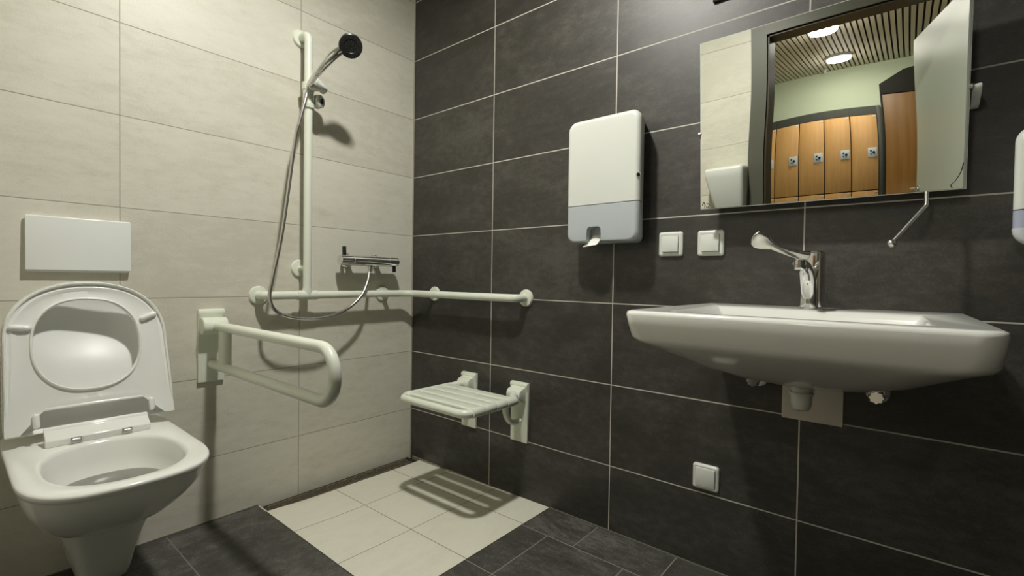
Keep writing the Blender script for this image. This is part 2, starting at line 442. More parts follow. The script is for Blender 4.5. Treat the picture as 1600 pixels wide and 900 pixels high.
# swivelling cone seat: short fat barrel pointing right-down
c0, c1 = Vector((RX + .004, HO - .042, hz + .052)), Vector((RX + .056, HO - .036, hz + .024))
ax = (c1 - c0)
build('barrel', MB().lathe([(.0, 0), (.015, 0), (.0175, .003), (.0175, ax.length - .010), (.015, ax.length - .003), (.009, ax.length), (0, ax.length)], c0, ax, 28), M['plastic'], hold)
bt = MB(); bc = Vector((RX + .041, HO - .032, hz - .018))
bn = Vector((.35, -.93, 0)).normalized()
bt.box((RX + .0215, HO - .024, hz - .045), (RX + .044, HO + .0, hz + .010), .006)
prof = [(0, 0), (.0215, 0), (.0215, .008), (.018, .012), (0, .012)]
bt.lathe(prof, bc - bn * .012, bn, 28)
for i in range(len(bt.v) - 5 * 28, len(bt.v)):
    bt.v[i].z = hz - .018 + (bt.v[i].z - (hz - .018)) * 1.25
bo = build('locking_button', bt, M['plastic'], hold)
mb = MB().lathe([(0, 0), (.0085, 0), (.0085, .002), (0, .002)], bc + bn * .0, bn, 20)
for i in range(len(mb.v)): mb.v[i].z = bc.z + (mb.v[i].z - bc.z) * 1.35
eye = build('button_recess', mb, M['black'], bo); eye['label'] = 'black oval recess'

# hand shower
hs = thing('hand_shower', 'chrome hand shower with round black spray face hung on the upright rail', 'shower head', (-.5, -.2, 1.87))
hc = Vector((-.553, -.303, 1.825)); hn = Vector((-.30, -.80, -.52)).normalized()
neck = Vector((-.588, -.262, 1.797)); foot = Vector((-.6215, -.132, 1.709))
mb = MB().lathe([(.0, .0), (.018, .001), (.033, .006), (.042, .014), (.0455, .021), (.0455, .027), (.0425, .029), (0, .029)], hc - hn * .027, hn, 40)
build('head_shell', mb, M['chrome'], hs)
mb = MB().lathe([(0, 0), (.044, 0), (.044, .002), (.041, .0045), (.026, .0055), (.024, .0035), (.0, .0035)], hc + hn * .001, hn, 40)
face = build('spray_face', mb, M['black'], hs)
mb = MB(); a_ = hn.cross(Vector((0, 0, 1))).normalized(); b_ = hn.cross(a_)
for r, n in ((.037, 24), (.030, 18), (.018, 12), (.009, 6)):
    for k in range(n):
        t = 2 * PI * k / n
        mb.lathe([(.0014, 0), (.0010, .0022), (0, .0022)], hc + hn * .0045 + (a_ * math.cos(t) + b_ * math.sin(t)) * r, hn, 6)
noz = build('nozzles', mb, simple('grey_rubber_nozzles', (.09, .09, .085), .5), face); noz['kind'] = 'stuff'
mid1 = Vector((-.609, -.222, 1.764)); mid2 = Vector((-.621, -.165, 1.727))
pth = catmull([hc - hn * .016, neck, mid1, mid2, foot], 6)
n = len(pth); rad = [0.0120 + .0055 * math.sin(PI * min(1, i / (n * .8))) for i in range(n)]
build('handle', MB().tube(pth, rad, 18), M['chrome'], hs)
d_ = (foot - mid2).normalized()
build('hose_nut', MB().lathe([(.0, -.006), (.0118, -.006), (.0118, .010), (.0105, .014), (.009, .026), (0, .026)], foot, d_, 12), M['chrome'], hs)

# hose
hp = [foot + d_ * .012, foot + d_ * .034, (-.6365, -.122, 1.652), (-.664, -.122, 1.541), (-.6795, -.12, 1.470), (-.706, -.12, 1.26), (-.7315, -.12, 1.078),
      (-.7625, -.12, .925), (-.774, -.12, .862), (-.770, -.122, .822), (-.7535, -.122, .795), (-.717, -.124, .7725), (-.640, -.124, .756), (-.544, -.122, .7575),
      (-.444, -.112, .788), (-.371, -.105, .842), (-.327, -.088, .905), (-.3035, -.066, .955)]
hose = build('shower_hose', MB().tube(catmull(hp, 8), .0068, 12), M['hose'], org=(-.7, -.12, .76))
tag(hose, 'flexible silver shower hose looping from hand shower down to thermostatic mixer', 'shower hose')

# thermostatic mixer
mx = thing('shower_mixer', 'chrome cylindrical shower mixer bar with two black lever knobs on beige wall', 'shower mixer', (-.3, 0, 1.0))
MZ, MO, MR = 1.003, -.068, .0235
mb = MB().lathe([(0, 0), (.0195, 0), (MR, .003), (MR, .060), (MR - .001, .061), (MR - .001, .063), (MR, .064), (MR, .248), (MR - .001, .249), (MR - .001, .251), (MR, .252), (MR, .301), (.0205, .305), (0, .305)], (-.455, MO, MZ), (1, 0, 0), 40)
build('body', mb, M['chrome'], mx)
for xx in (-.385, -.235):
    mb = MB().lathe([(0, 0), (.032, 0), (.032, .005), (.026, .010), (.0155, .011), (.0155, .046), (0, .046)], (xx, 0, MZ), (0, -1, 0), 32)
    build('wall_union', mb, M['chrome'], mx)
kb = build('temperature_knob', MB().lathe([(0, 0), (.0085, 0), (.0085, .036), (.0075, .038), (0, .038)], (-.432, MO, MZ + .0225), (-.05, -.02, 1), 20), M['black'], mx)
kb['label'] = 'black upright lever knob'
kb = build('flow_knob', MB().lathe([(0, 0), (.0085, 0), (.0085, .024), (.0075, .027), (0, .027)], (-.166, MO, MZ - .0225), (0, -.02, -1), 20), M['black'], mx)
kb['label'] = 'black downward lever knob'
build('outlet', MB().lathe([(0, 0), (.012, 0), (.012, .010), (.0105, .012), (.0105, .030), (.0085, .033), (0, .033)], (-.2995, MO + .001, MZ - .020), (0, 0, -1), 20), M['chrome'], mx)

# ------------------------------------------------------------------ folding support rail beside the toilet
fr = thing('folding_support_rail', 'white fold-down support rail loop on wall plate right of the toilet', 'support rail', (-.935, 0, .66))
panel(MB(), 'y', 0, -.012, -.99, -.885, .532, .800, .006)
mb = MB()
poly = [(0, .533), (-.0115, .533), (-.0125, .535), (-.0125, .762), (-.018, .775), (-.022, .788), (-.020, .797), (-.012, .802), (0, .802)]
mb.prism(poly, 'x', -.980, -.894, .0012)
build('wall_plate', mb, M['enamel'], fr)
mb = MB()
mb.lathe([(0, 0), (.028, 0), (.031, .003), (.031, .078), (.028, .081), (0, .081)], (-.9775, -.036, .742), (1, 0, 0), 32)
mb.box((-.971, -.036, .716), (-.903, -.004, .770), .004)
build('hinge', mb, M['enamel'], fr)
xr = -.9325; RF = .0165
path = fillet([(xr, -.04, .742), (xr, -.868, .742), (xr, -.868, .598), (xr, -.012, .598)], [.0715, .0715], 12)
build('rail', MB().tube(path, RF, 22), M['enamel'], fr)
mb = MB().box((xr + .004 - .015, -.150, .598), (xr + .004 + .015, -.092, .742), .010, 3)
build('brace', mb, M['enamel'], fr)

# ------------------------------------------------------------------ toilet
TCX = -1.2955; TY = -.447
to = thing('toilet', 'white wall-hung toilet with raised seat and lid against the beige wall', 'toilet', (TCX, 0, .06))
def tring(z, hx, front, e=2.9, back=0., eb=10, cx=TCX):
    return [(p[0], p[1], z) for p in super_ring(cx, TY, hx, abs(front) - abs(TY), abs(TY) - abs(back), e, eb)]
def oring(z, hx, f, b, e=2.35, cx=-1.2925):
    return [(p[0], p[1], z) for p in super_ring(cx, TY, hx, f, b, e, 2.5)]
RZ = .462
rings = [tring(.285, .030, -.455, 2., -.40, 2), tring(.287, .072, -.475, 2., -.30, 2), tring(.300, .105, -.505, 2.1, -.10, 4), tring(.325, .132, -.542, 2.25, -.02, 6), tring(.355, .1525, -.584, 2.4),
         tring(.388, .167, -.626, 2.6), tring(.418, .1755, -.651, 2.75), tring(.438, .180, -.664, 2.8), tring(.4445, .1815, -.668, 2.85), tring(.447, .1838, -.6715, 2.9), tring(.452, .185, -.6735, 2.9), tring(RZ - .005, .185, -.674, 2.9),
         tring(RZ - .002, .1835, -.672, 2.9, -.002), tring(RZ, .179, -.667, 2.9, -.006),
         oring(RZ, .146, .189, .190), oring(RZ - .003, .140, .183, .184), oring(RZ - .012, .135, .178, .179), oring(RZ - .05, .131, .170, .172),
         oring(.375, .118, .150, .155), oring(.33, .088, .10, .11), oring(.30, .045, .05, .06)]
mb = MB().loft(rings)
def cring(z, hx, f, b, e=3.4, cx=-1.279):
    cy = (f + b) / 2; h = abs(f - b) / 2
    return [(p[0], p[1], z) for p in super_ring(cx, cy, hx, h, h, e, 8)]
col = [cring(.045, .045, -.250, 0, 5.), cring(.055, .056, -.262, 0, 5.), cring(.075, .0615, -.270, 0, 5.), cring(.10, .066, -.276, 0, 5.), cring(.14, .074, -.286, 0, 5.), cring(.20, .0915, -.310, 0, 4.6), cring(.25, .109, -.340, 0, 4.), cring(.29, .124, -.38, 0, 3.4), cring(.33, .134, -.42, 0, 2.8)]
mb.loft(col)
bowl = build('bowl', mb, M['ceramic'], to, sharp=60)
build('water', MB().loft([oring(.374, .1165, .148, .153), oring(.3755, .1165, .148, .153)]), M['water'], bowl)
# seat, standing up; (u, w, t): across, along from the hinge, towards the viewer
def upright(bx, by, bz, lean, top_dx=-.010):
    L = math.radians(lean)
    def P(u, w, t=0., curve=0.):
        return Vector((bx + u + top_dx * w / .41, by + w * math.sin(L) - t * math.cos(L) + curve, bz + w * math.cos(L) + t * math.sin(L)))
    return P
SP = upright(-1.2895, -.206, .497, 11.5)
NS = 120
def d_outline(hw, L, straight, notch=None, taper=.006):
    pts = [(-hw, 0.)]
    pts += [(-hw + taper * k / 8, straight * k / 8) for k in range(1, 9)]
    h2 = hw - taper
    for k in range(1, 40):
        t = PI - PI * k / 40
        pts.append((h2 * sgnpow(math.cos(t), 2 / 2.25), straight + (L - straight) * sgnpow(math.sin(t), 2 / 2.25)))
    pts += [(hw - taper * k / 8, straight * k / 8) for k in range(8, -1, -1)]
    if notch:
        nw, nh = notch
        pts += [(nw + .010, 0), (nw, nh), (-nw, nh), (-nw - .010, 0)]
    return pts
def ray_hit(c, d, poly):
    best = None
    for i in range(len(poly)):
        a, b = poly[i], poly[(i + 1) % len(poly)]
        ex, ey = b[0] - a[0], b[1] - a[1]; den = d[0] * ey - d[1] * ex
        if abs(den) < 1e-12: continue
        qx, qy = a[0] - c[0], a[1] - c[1]
        t = (qx * ey - qy * ex) / den; s = (qx * d[1] - qy * d[0]) / den
        if t > 1e-6 and -1e-6 <= s <= 1 + 1e-6 and (best is None or t < best): best = t
    return (c[0] + d[0] * best, c[1] + d[1] * best)
hole_c = (-.007, .232)
def hole_pt(t, g=0.):
    return (hole_c[0] + (.1165 + g) * sgnpow(math.cos(t), 2 / 2.35), hole_c[1] + (.128 + g) * sgnpow(math.sin(t), 2 / 2.35))
so = d_outline(.186, .412, .245, (.110, .056))
# angles: even, plus the exact notch corners so that they stay crisp
angs = [2 * PI * k / NS for k in range(NS)]
for c in ((.120, 0), (.110, .056), (-.110, .056), (-.120, 0), (.186, 0), (-.186, 0)):
    angs.append(math.atan2(c[1] - hole_c[1], c[0] - hole_c[0]) % (2 * PI))
angs = sorted(angs)
inner, outer = [], []
for t in angs:
    d = (math.cos(t), math.sin(t)); outer.append(ray_hit(hole_c, d, so))
    hp_ = [hole_pt(2 * PI * k / 96) for k in range(96)]; inner.append(ray_hit(hole_c, d, hp_))
def seat_ring(f, t, extra=0., lip=True):
    out = []
    for a, b in zip(inner, outer):
        L = math.hypot(b[0] - a[0], b[1] - a[1])
        q = (f[0] + f[1] / L) if isinstance(f, tuple) else f
        q = min(1., max(0., q)); u, w = a[0] + (b[0] - a[0]) * q, a[1] + (b[1] - a[1]) * q
        tt = t
        if isinstance(f, tuple) and f[0] == 1 and t > -.006:      # no raised lip along the hinge side
            k_ = min(1., max(0., (b[1] - .05) / .03)); tt = t * k_ - .002 * (1 - k_)
        out.append(SP(u, w, tt))
    return out
rings = [seat_ring((0, 0), -.010), seat_ring((0, 0), .004), seat_ring((0, .0025), .0065), seat_ring((0, .005), .0055), seat_ring((0, .007), .0), seat_ring((.15, .006), -.0012),
         seat_ring((.5, 0), -.002), seat_ring((1, -.024), -.0005), seat_ring((1, -.016), .0015), seat_ring((1, -.012), -.001), seat_ring((1, -.007), -.0005), seat_ring((1, -.0055), .0065), seat_ring((1, -.0025), .008), seat_ring((1, 0), .006), seat_ring((1, 0), -.006), seat_ring((1, -.006), -.013), seat_ring((.5, 0), -.018), seat_ring((0, .004), -.014), seat_ring((0, 0), -.010)]
seat = build('seat', MB().loft(rings, False, False), M['seat_plastic'], to, sharp=40)
def capsule(P, u0, w0, u1, w1, r, h):
    a, b = P(u0, w0, h), P(u1, w1, h); d = (b - a).normalized()
    pth = [a - d * r * .9, a - d * r * .7, a - d * r * .3, a, b, b + d * r * .3, b + d * r * .7, b + d * r * .9]
    return MB().tube(pth, [r * .35, r * .72, r * .95, r, r, r * .95, r * .72, r * .35], 16)
for (u0, w0, u1, w1) in ((-.160, .287, -.130, .284), (.124, .298, .152, .310)):
    build('buffer', capsule(SP, u0, w0, u1, w1, .0085, .003), M['seat_plastic'], seat)
for u in (-.126, .128):
    build('buffer', capsule(SP, u, .018, u, .044, .0075, .003), M['seat_plastic'], seat)
# lid behind it, a shallow dish leaning back to the wall
LP = upright(-1.2895, -.186, .489, 12.2)
lo = d_outline(.188, .425, .250)
cl = (0, .21)
LN = 96
def lid_ring(q, t, dish=0.):
    out = []
    for k in range(LN):
        a = 2 * PI * k / LN; p = ray_hit(cl, (math.cos(a), math.sin(a)), lo)
        u, w = cl[0] + (p[0] - cl[0]) * q, cl[1] + (p[1] - cl[1]) * q
        r2 = min(1., ((u - .022) / .18) ** 2 + ((w - .308) / .155) ** 2)
        out.append(LP(u, w, t - dish * (1 - r2) ** 2))
    return out
qs = [.02, .1, .2, .3, .4, .5, .6, .7, .8]
rings = [lid_ring(q, -.021 if q < .7 else -.0185, .031) for q in qs] + [lid_ring(.93, -.015), lid_ring(.975, -.004), lid_ring(.99, -.002), lid_ring(1., -.006), lid_ring(.99, -.018), lid_ring(.93, -.027)] + [lid_ring(q, -.031, .031) for q in qs[::-1]]
build('lid', MB().loft(rings), M['lid_plastic'], to, sharp=50)
# hinge cover block
prof = [(-.250, .4625), (-.2515, .479), (-.249, .482), (-.220, .5005), (-.2185, .5045), (-.214, .508), (-.209, .508), (-.207, .504), (-.207, .4625)]
hb = build('hinge_cover', MB().prism(prof, 'x', -1.4035, -1.1765, .0016), M['seat_plastic'], to)
for xx in (-1.343, -1.232):
    mb = MB().box((xx - .0115, -.2535, .4635), (xx + .0115, -.240, .480), .0012); mb.lathe([(0, 0), (.0022, 0), (.0022, .016), (0, .016)], (xx - .008, -.255, .4755), (1, 0, 0), 10)
    o = build('hinge_clip', mb, M['steel'], hb); o['label'] = 'small metal hinge clip'

# flush plate
fp = thing('flush_plate', 'large white rectangular flush plate on beige wall above the toilet', 'flush plate', (-1.298, 0, 1.01))
mb = MB(); panel(mb, 'y', 0, -.009, -1.417, -1.179, .930, 1.094, .004, .003)
build('frame', mb, M['plastic_cool'], fp)
mb = MB()
poly = [(-.008, .9355), (-.0205, .9345), (-.0225, .937), (-.017, 1.094), (-.0155, 1.097), (-.008, 1.097)]
mb.prism(poly, 'x', -1.4205, -1.1755, .0014)
build('push_panel', mb, M['plastic_cool'], fp)

# ------------------------------------------------------------------ shower seat on the dark wall
ss = thing('folding_shower_bench', 'white slatted fold-down shower seat on two brackets on the dark wall', 'shower seat', (0, -.585, .36))
SZ = .4385
yl, yr, xl = -.4055, -.783, -.378
RS = .0155
path = fillet([(-.030, -.436, .452), (-.075, -.420, .445), (-.115, yl, SZ), (xl, yl, SZ), (xl, yr, SZ), (-.115, yr, SZ), (-.075, -.752, .445), (-.030, -.736, .452)], [.05, .05, .04, .04, .05, .05], 8)
build('tube_frame', MB().tube(path, RS, 20), M['enamel'], ss)
x = -.0965
for i in range(4):
    # each slat: a flat board between two sleeves that clip round the side tubes
    w, p = .0505, .0635; xc = x - p / 2
    mb = MB(); rs = []
    for yy, k in ((yl - .004, 1.), ((yl + yr) / 2, 1.), (yr + .004, 1.)):
        rs.append([(xc + q[0], yy, SZ + .0035 + q[1] * k + (.0010 * (1 - (2 * q[0] / w) ** 2) if q[1] > 0 else 0)) for q in rrect(-w / 2, w / 2, -.0085, .0115, .0055, 5)])
    mb.loft(rs)
    for yy in (yl, yr):
        mb.lathe([(.0158, 0), (.0178, .0008), (.0184, .003), (.0184, p - .0042), (.0178, p - .002), (.0158, p - .0012)], (x - .0006, yy, SZ), (-1, 0, 0), 28)
    build('slat', mb, M['enamel'], ss)
    x -= p
def seat_bracket(yc):
    mb = MB()
    poly = [(0, .241), (-.0115, .241), (-.0125, .2425), (-.0125, .455), (-.017, .470), (-.0205, .482), (-.0185, .490), (-.011, .494), (0, .494)]
    bm_poly = [(p[0], p[1]) for p in poly]
    mb.prism(bm_poly, 'y', yc - .0455, yc + .0455, .0012)
    br = build('bracket', mb, M['enamel'], ss)
    mb = MB()
    prof = [(-.011, .405), (-.022, .413), (-.040, .420), (-.051, .428), (-.0565, .439), (-.0565, .452), (-.052, .463), (-.043, .470), (-.030, .473), (-.020, .477), (-.011, .484)]
    mb.prism(prof, 'y', yc - .036, yc + .036, .003)
    build('hinge', mb, M['enamel'], br)
    pth = catmull([(-.098, yc - .002, .432), (-.103, yc - .002, .405), (-.096, yc - .002, .370), (-.075, yc - .002, .342), (-.045, yc - .003, .331), (-.022, yc - .004, .332), (-.010, yc - .004, .334)], 6)
    build('support_hook', MB().tube(pth, [.012] * (len(pth) - 3) + [.0115, .010, .006], 16, squash=(1, 1.25)), M['enamel'], br)
for yc in (-.4355, -.7355): seat_bracket(yc)

# ------------------------------------------------------------------ wall dispensers
def apply_boolean(ob, cutter_mb):
    cut = build('cutter', cutter_mb, M['black'])
    bpy.context.view_layer.update()
    cut.matrix_world = Matrix.Identity(4)
    md = ob.modifiers.new('cut', 'BOOLEAN'); md.operation = 'DIFFERENCE'; md.object = cut; md.solver = 'EXACT'
    bpy.context.view_layer.update()
    dg = bpy.context.evaluated_depsgraph_get()
    me = bpy.data.meshes.new_from_object(ob.evaluated_get(dg))
    ob.modifiers.clear(); ob.data = me
    me.set_sharp_from_angle(angle=math.radians(35))
    bpy.data.objects.remove(cut, do_unlink=True)

def dispenser_body(y0, y1, z0, z1, d, zs, bow=.004):
    """rounded casing, split at the seam height zs into cover and window"""
    rings = []
    prof = [(0, .030)] + [(d * .3, .016)] + [(d * .6, .005)] + [(d - .017, .0)] + [(d - .017 + .017 * math.sin(PI / 2 * k / 7), .017 * (1 - math.cos(PI / 2 * k / 7))) for k in range(1, 8)]
    for dd, ins in prof:
        zi = ins if dd > d * .7 else ins * .12
        q = rrect(y0 + ins, y1 - ins, z0 + zi * .55, z1 - zi, .034 - ins * .5, 8)
        rings.append([(-dd - (0), p[0], p[1]) for p in q])
    # gentle bow of the front
    mb = MB().loft(rings)
    def half(keep_top):
        bm = bmesh.new()
        vs = [bm.verts.new(v) for v in mb.v]
        for f in mb.f: bm.faces.new([vs[i] for i in f])
        bmesh.ops.recalc_face_normals(bm, faces=bm.faces[:])
        # cap with grid filled front so that the seam can curve
        yc = (y0 + y1) / 2
        g = bm.verts[:] + bm.edges[:] + bm.faces[:]
        off = .0012 if keep_top else -.0012
        bmesh.ops.bisect_plane(bm, geom=g, plane_co=(0, yc, zs + off), plane_no=(0, 0, 1), clear_inner=keep_top, clear_outer=not keep_top)
        be = [e for e in bm.edges if len(e.link_faces) == 1]
        bmesh.ops.holes_fill(bm, edges=be)
        return MB().add_bm(bm)
    return half(True), half(False)

td = thing('paper_towel_dispenser', 'white paper towel dispenser with frosted bottom, between grab rail and mirror', 'towel dispenser', (0, -1.15, 1.06))
Y0, Y1, D1 = -1.299, -1.016, .102
top, low = dispenser_body(Y0, Y1, 1.062, 1.503, D1, 1.196)
cov = build('cover', top, M['plastic'], td, sharp=40)
win = build('window', low, M['frost'], td, sharp=40); win['label'] = 'frosted blue grey lower window'
ym = -1.132
arch = [(ym - .031, 1.0), (ym + .031, 1.0), (ym + .029, 1.095), (ym + .027, 1.112), (ym + .020, 1.119), (ym - .020, 1.119), (ym - .027, 1.112), (ym - .029, 1.095)]
apply_boolean(win, MB().prism(arch, 'x', -.125, -.068))
apply_boolean(win, MB().prism([(ym - .075, 1.0), (ym + .045, 1.0), (ym + .045, 1.063), (ym + .02, 1.0665), (ym - .05, 1.0665), (ym - .075, 1.063)], 'x', -.15, -.05))
lk = build('lock', MB().lathe([(0, 0), (.0092, 0), (.0092, .0025), (0, .0025)], (-.0968, -1.2938, 1.281), (-.707, -.707, 0), 24), M['plastic'], cov)
o = build('keyhole', MB().lathe([(0, 0), (.0062, 0), (.0062, .0035), (0, .0035)], (-.0968, -1.2938, 1.281), (-.707, -.707, 0), 20), M['black'], cov); o['label'] = 'dark round keyhole'
# paper tongue hanging out of the slot
mb = MB(); rs = []
for k in range(9):
    t = k / 8; zz = 1.090 - .042 * t; xx = -.074 - .022 * t * t
    a, b = ym + .018 + .030 * t, ym - .020 + (.012) * t
    rs.append([(xx - .004 * math.sin(PI * s), a + (b - a) * s, zz + .006 * s * t) for s in [i / 6 for i in range(7)]])
grid = rs; base = len(mb.v)
for r in grid: mb.v += [Vector(p) for p in r]
for r in grid: mb.v += [Vector(p) + Vector((.0012, 0, 0)) for p in r]
for i in range(8):
    for j in range(6):
        a = base + i * 7 + j; mb.f.append([a, a + 1, a + 8, a + 7]); mb.f.append([a + 63, a + 70, a + 71, a + 64])
tw = build('paper_towel', mb, M['paper'], org=(-.08, ym, 1.06))
tag(tw, 'tip of white paper towel poking out of the dispenser slot', 'paper towel')

td2 = thing('dispenser', 'white wall dispenser with blue-grey bottom cut off by right photo edge', 'dispenser', (0, -2.27, 1.02))
top, low = dispenser_body(-2.405, -2.162, 1.018, 1.275, .102, 1.094)
build('cover', top, M['plastic'], td2, sharp=40)
_, band = dispenser_body(-2.405, -2.162, 1.018, 1.275, .102, 1.094)
w2 = build('window', band, simple('blue_grey_translucent_plastic', (.40, .44, .56), .3), td2, sharp=40); w2['label'] = 'blue grey lower window'
_, tray = dispenser_body(-2.406, -2.161, 1.0172, 1.275, .103, 1.056)
build('tray', tray, simple('pale_lilac_plastic', (.60, .62, .66), .3), td2, sharp=40)

# ------------------------------------------------------------------ switches and outlet
def switch(name, label, cat, yc, zc, group, flap=False, s=.0405):
    t = thing(name, label, cat, (0, yc, zc), group)
    mb = MB(); rings = []
    for d, ins in ((0, .0), (.006, .0), (.0085, .002), (.0105, .0075 if not flap else .006), (.0092, .0120 if not flap else .0095), (.006, .0122 if not flap else .0098)):
        rings.append([(-d, p[0], p[1]) for p in rrect(yc - s + ins, yc + s - ins, zc - s + ins, zc + s - ins, max(.008 - ins * .6, .001))])
    build('surround', mb.loft(rings), M['plastic'], t)
    h = .0272 if not flap else .0300
    tilt = Matrix.Rotation(math.radians(4.0 if not flap else -2.5), 3, 'Y')
    mb = MB().box((-.0155, yc - h, zc - h), (-.005, yc + h, zc + h), .0016, 2, tilt, (-.010, yc, zc))
    build('rocker' if not flap else 'flap_cover', mb, M['plastic'], t)
    return t
switch('light_switch', 'white square rocker switch nearest the paper towel dispenser', 'light switch', -1.3735, 1.0545, 'light switches under the mirror')
switch('light_switch', 'white square rocker switch half in mirror shadow, beside the tap', 'light switch', -1.5030, 1.0535, 'light switches under the mirror')
switch('power_outlet', 'white square covered outlet low on the dark wall below washbasin', 'outlet', -1.5040, .3005, None, True)

# ------------------------------------------------------------------ mirror
TH = math.radians(4.3); XB, ZB = -.070, 1.1521
def MP(y, s, t=0.):   # along the tilted mirror; t towards the room
    return Vector((XB - s * math.sin(TH) - t * math.cos(TH), y, ZB + s * math.cos(TH) - t * math.sin(TH)))
mi = thing('mirror', 'frameless rectangular tilting mirror on the dark wall above the washbasin', 'mirror', (XB, -1.79, ZB))
my0, my1, mh = -2.0878, -1.4905, .4965
mb = MB()
mb.loft([[MP(my0, 0, t), MP(my1, 0, t), MP(my1, mh, t), MP(my0, mh, t)] for t in (-.006, -.0005)] )
build('backing', mb, M['mirror_edge'], mi)
mb = MB(); e = .0022; NY, NZ = 48, 40
def warp(y, q):      # the sheet is very slightly bent, as the wavy reflection shows
    k = (y - my0) / (my1 - my0)
    return .00085 * math.tanh((q - .225) / .10) * math.sin(PI * k) ** 2 + .00085
for t_, flat in ((0, False), (-.0004, True)):
    o = len(mb.v)
    for a in range(NY + 1):
        for b in range(NZ + 1):
            y = my0 + e + (my1 - my0 - 2 * e) * a / NY; q = e + (mh - 2 * e) * b / NZ
            mb.v.append(MP(y, q, t_ if flat else warp(y, q)))
    for a in range(NY):
        for b in range(NZ):
            c = o + a * (NZ + 1) + b; mb.f.append([c, c + 1, c + NZ + 2, c + NZ + 1] if not flat else [c, c + NZ + 1, c + NZ + 2, c + 1])
N1 = (NY + 1) * (NZ + 1)
ring_ = [a * (NZ + 1) for a in range(NY + 1)] + [NY * (NZ + 1) + b for b in range(1, NZ + 1)] + [a * (NZ + 1) + NZ for a in range(NY - 1, -1, -1)] + [b for b in range(NZ - 1, 0, -1)]
for k in range(len(ring_)):
    p, q = ring_[k], ring_[(k + 1) % len(ring_)]; mb.f.append([p, q, q + N1, p + N1])
glass = build('glass', mb, M['mirror'], mi)
# desilvered marks in the lower corners
def wiggle(pts, r):
    return MB().tube(catmull([MP(y, s, .0011) for y, s in pts], 5), r, 6)
mb = wiggle([(my0 + .006, .060), (my0 + .010, .040), (my0 + .018, .022), (my0 + .026, .012), (my0 + .024, .004)], .0011)
o = build('crack_mark', mb, M['black'], glass); o['label'] = 'thin dark curved crack in the lower right corner'
mb = wiggle([(my1 - .006, .012), (my1 - .010, .022), (my1 - .014, .012), (my1 - .012, .006)], .0013)
b2 = wiggle([(my1 - .018, .018), (my1 - .026, .014), (my1 - .022, .005), (my1 - .017, .008)], .0013)
off = len(mb.v); mb.v += b2.v; mb.f += [[i + off for i in f] for f in b2.f]
o = build('spot_mark', mb, simple('brown_tarnish', (.10, .075, .045), .6), glass); o['label'] = 'dark tarnish squiggle in the lower left corner'
# side pivots
def pivot(ys, s, reach):
    z = ZB + .222
    poly = [(0, z - .024), (-.030, z - .022), (-.072, z - .004), (-.080, z + .004), (-.080, z + .012), (-.072, z + .015), (0, z + .015)]
    a, b = ys + s * .004, ys + s * (.004 + reach)
    o = build('pivot_bracket', MB().prism(poly, 'y', min(a, b), max(a, b), .003), M['plastic'], mi)
    build('pivot_screw', MB().lathe([(0, 0), (.006, 0), (.006, .006), (.004, .008), (0, .008)], (-.088, ys - s * .002, z + .006), (0, s, 0), 16), M['steel'], o)
pivot(my0, -1, .017); pivot(my1, 1, .004)
# tilting rod with ball end
mb = MB().tube(fillet([MP(-2.0195, .02, -.009), (-.072, -2.0195, 1.120), (-.128, -1.9595, 1.030)], [.012], 6), .0045, 12)
rod = build('tilt_rod', mb, M['steel'], mi)
mb = MB(); prof = [(.0098 * math.sin(PI * k / 12), -.0098 * math.cos(PI * k / 12)) for k in range(13)]
build('ball_end', mb.lathe(prof, (-.130, -1.9580, 1.0275), (0, 0, 1), 20), M['steel'], rod)

# thin black box standing in for an unidentified dark patch above the mirror
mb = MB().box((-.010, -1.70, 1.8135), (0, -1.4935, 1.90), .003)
tag(build('dark_patch_box', mb, M['black'], org=(0, -1.6, 1.8135)), 'thin black box standing in for a dark patch above the mirror', 'fitting')

# ------------------------------------------------------------------ washbasin
wb = thing('washbasin', 'wide white wall-hung washbasin on the dark wall below the mirror', 'washbasin', (0, -1.796, .66))
BY = -1.801
def brect(z, x_front, hw, r, e_corner=8, x_back=0., cx=BY, back_hw=None):
    out = []; n = e_corner
    bh = hw if back_hw is None else back_hw
    for (sx, sy, s) in ((1, 1, 0), (-1, 1, 1), (-1, -1, 2), (1, -1, 3)):
        rr = r if sx < 0 else .004
        h = hw if sx < 0 else bh
        X = x_front + rr if sx < 0 else x_back - rr
        Yc = cx + sy * (h - rr)
        for k in range(n + 1):
            t = PI / 2 * (s + k / n); out.append((X + rr * math.cos(t), Yc + rr * math.sin(t), z))
    return out
rings = [brect(.682, -.27, .055, .05, back_hw=.05), brect(.686, -.30, .10, .08, back_hw=.095), brect(.703, -.368, .160, .10, back_hw=.155), brect(.728, -.442, .210, .11, back_hw=.205),
         brect(.753, -.497, .248, .11, back_hw=.243), brect(.772, -.538, .275, .10, back_hw=.265), brect(.784, -.560, .291, .085, back_hw=.280), brect(.792, -.572, .300, .06, back_hw=.287),
         brect(.802, -.580, .305, .048, back_hw=.291), brect(.830, -.587, .3085, .042, back_hw=.295), brect(.853, -.591, .3105, .038, back_hw=.297), brect(.860, -.589, .309, .037, x_back=-.0005, back_hw=.296), brect(.8625, -.583, .303, .036, x_back=-.004, back_hw=.292)]
def binner(z, x0, x1, hw, e=3.2):
    # same vertex order: starts at (+x,+y) corner
    n = len(rings[0]); out = []
    cx, hx = (x0 + x1) / 2, abs(x1 - x0) / 2
    for p in rings[-1]:
        a = math.atan2((p[1] - BY) / .30, (p[0] + .29) / .29)
        c, s = math.cos(a), math.sin(a)
        k = (abs(c) ** e + abs(s) ** e) ** (-1 / e)
        out.append((cx + hx * c * k, BY + hw * s * k, z))
    return out
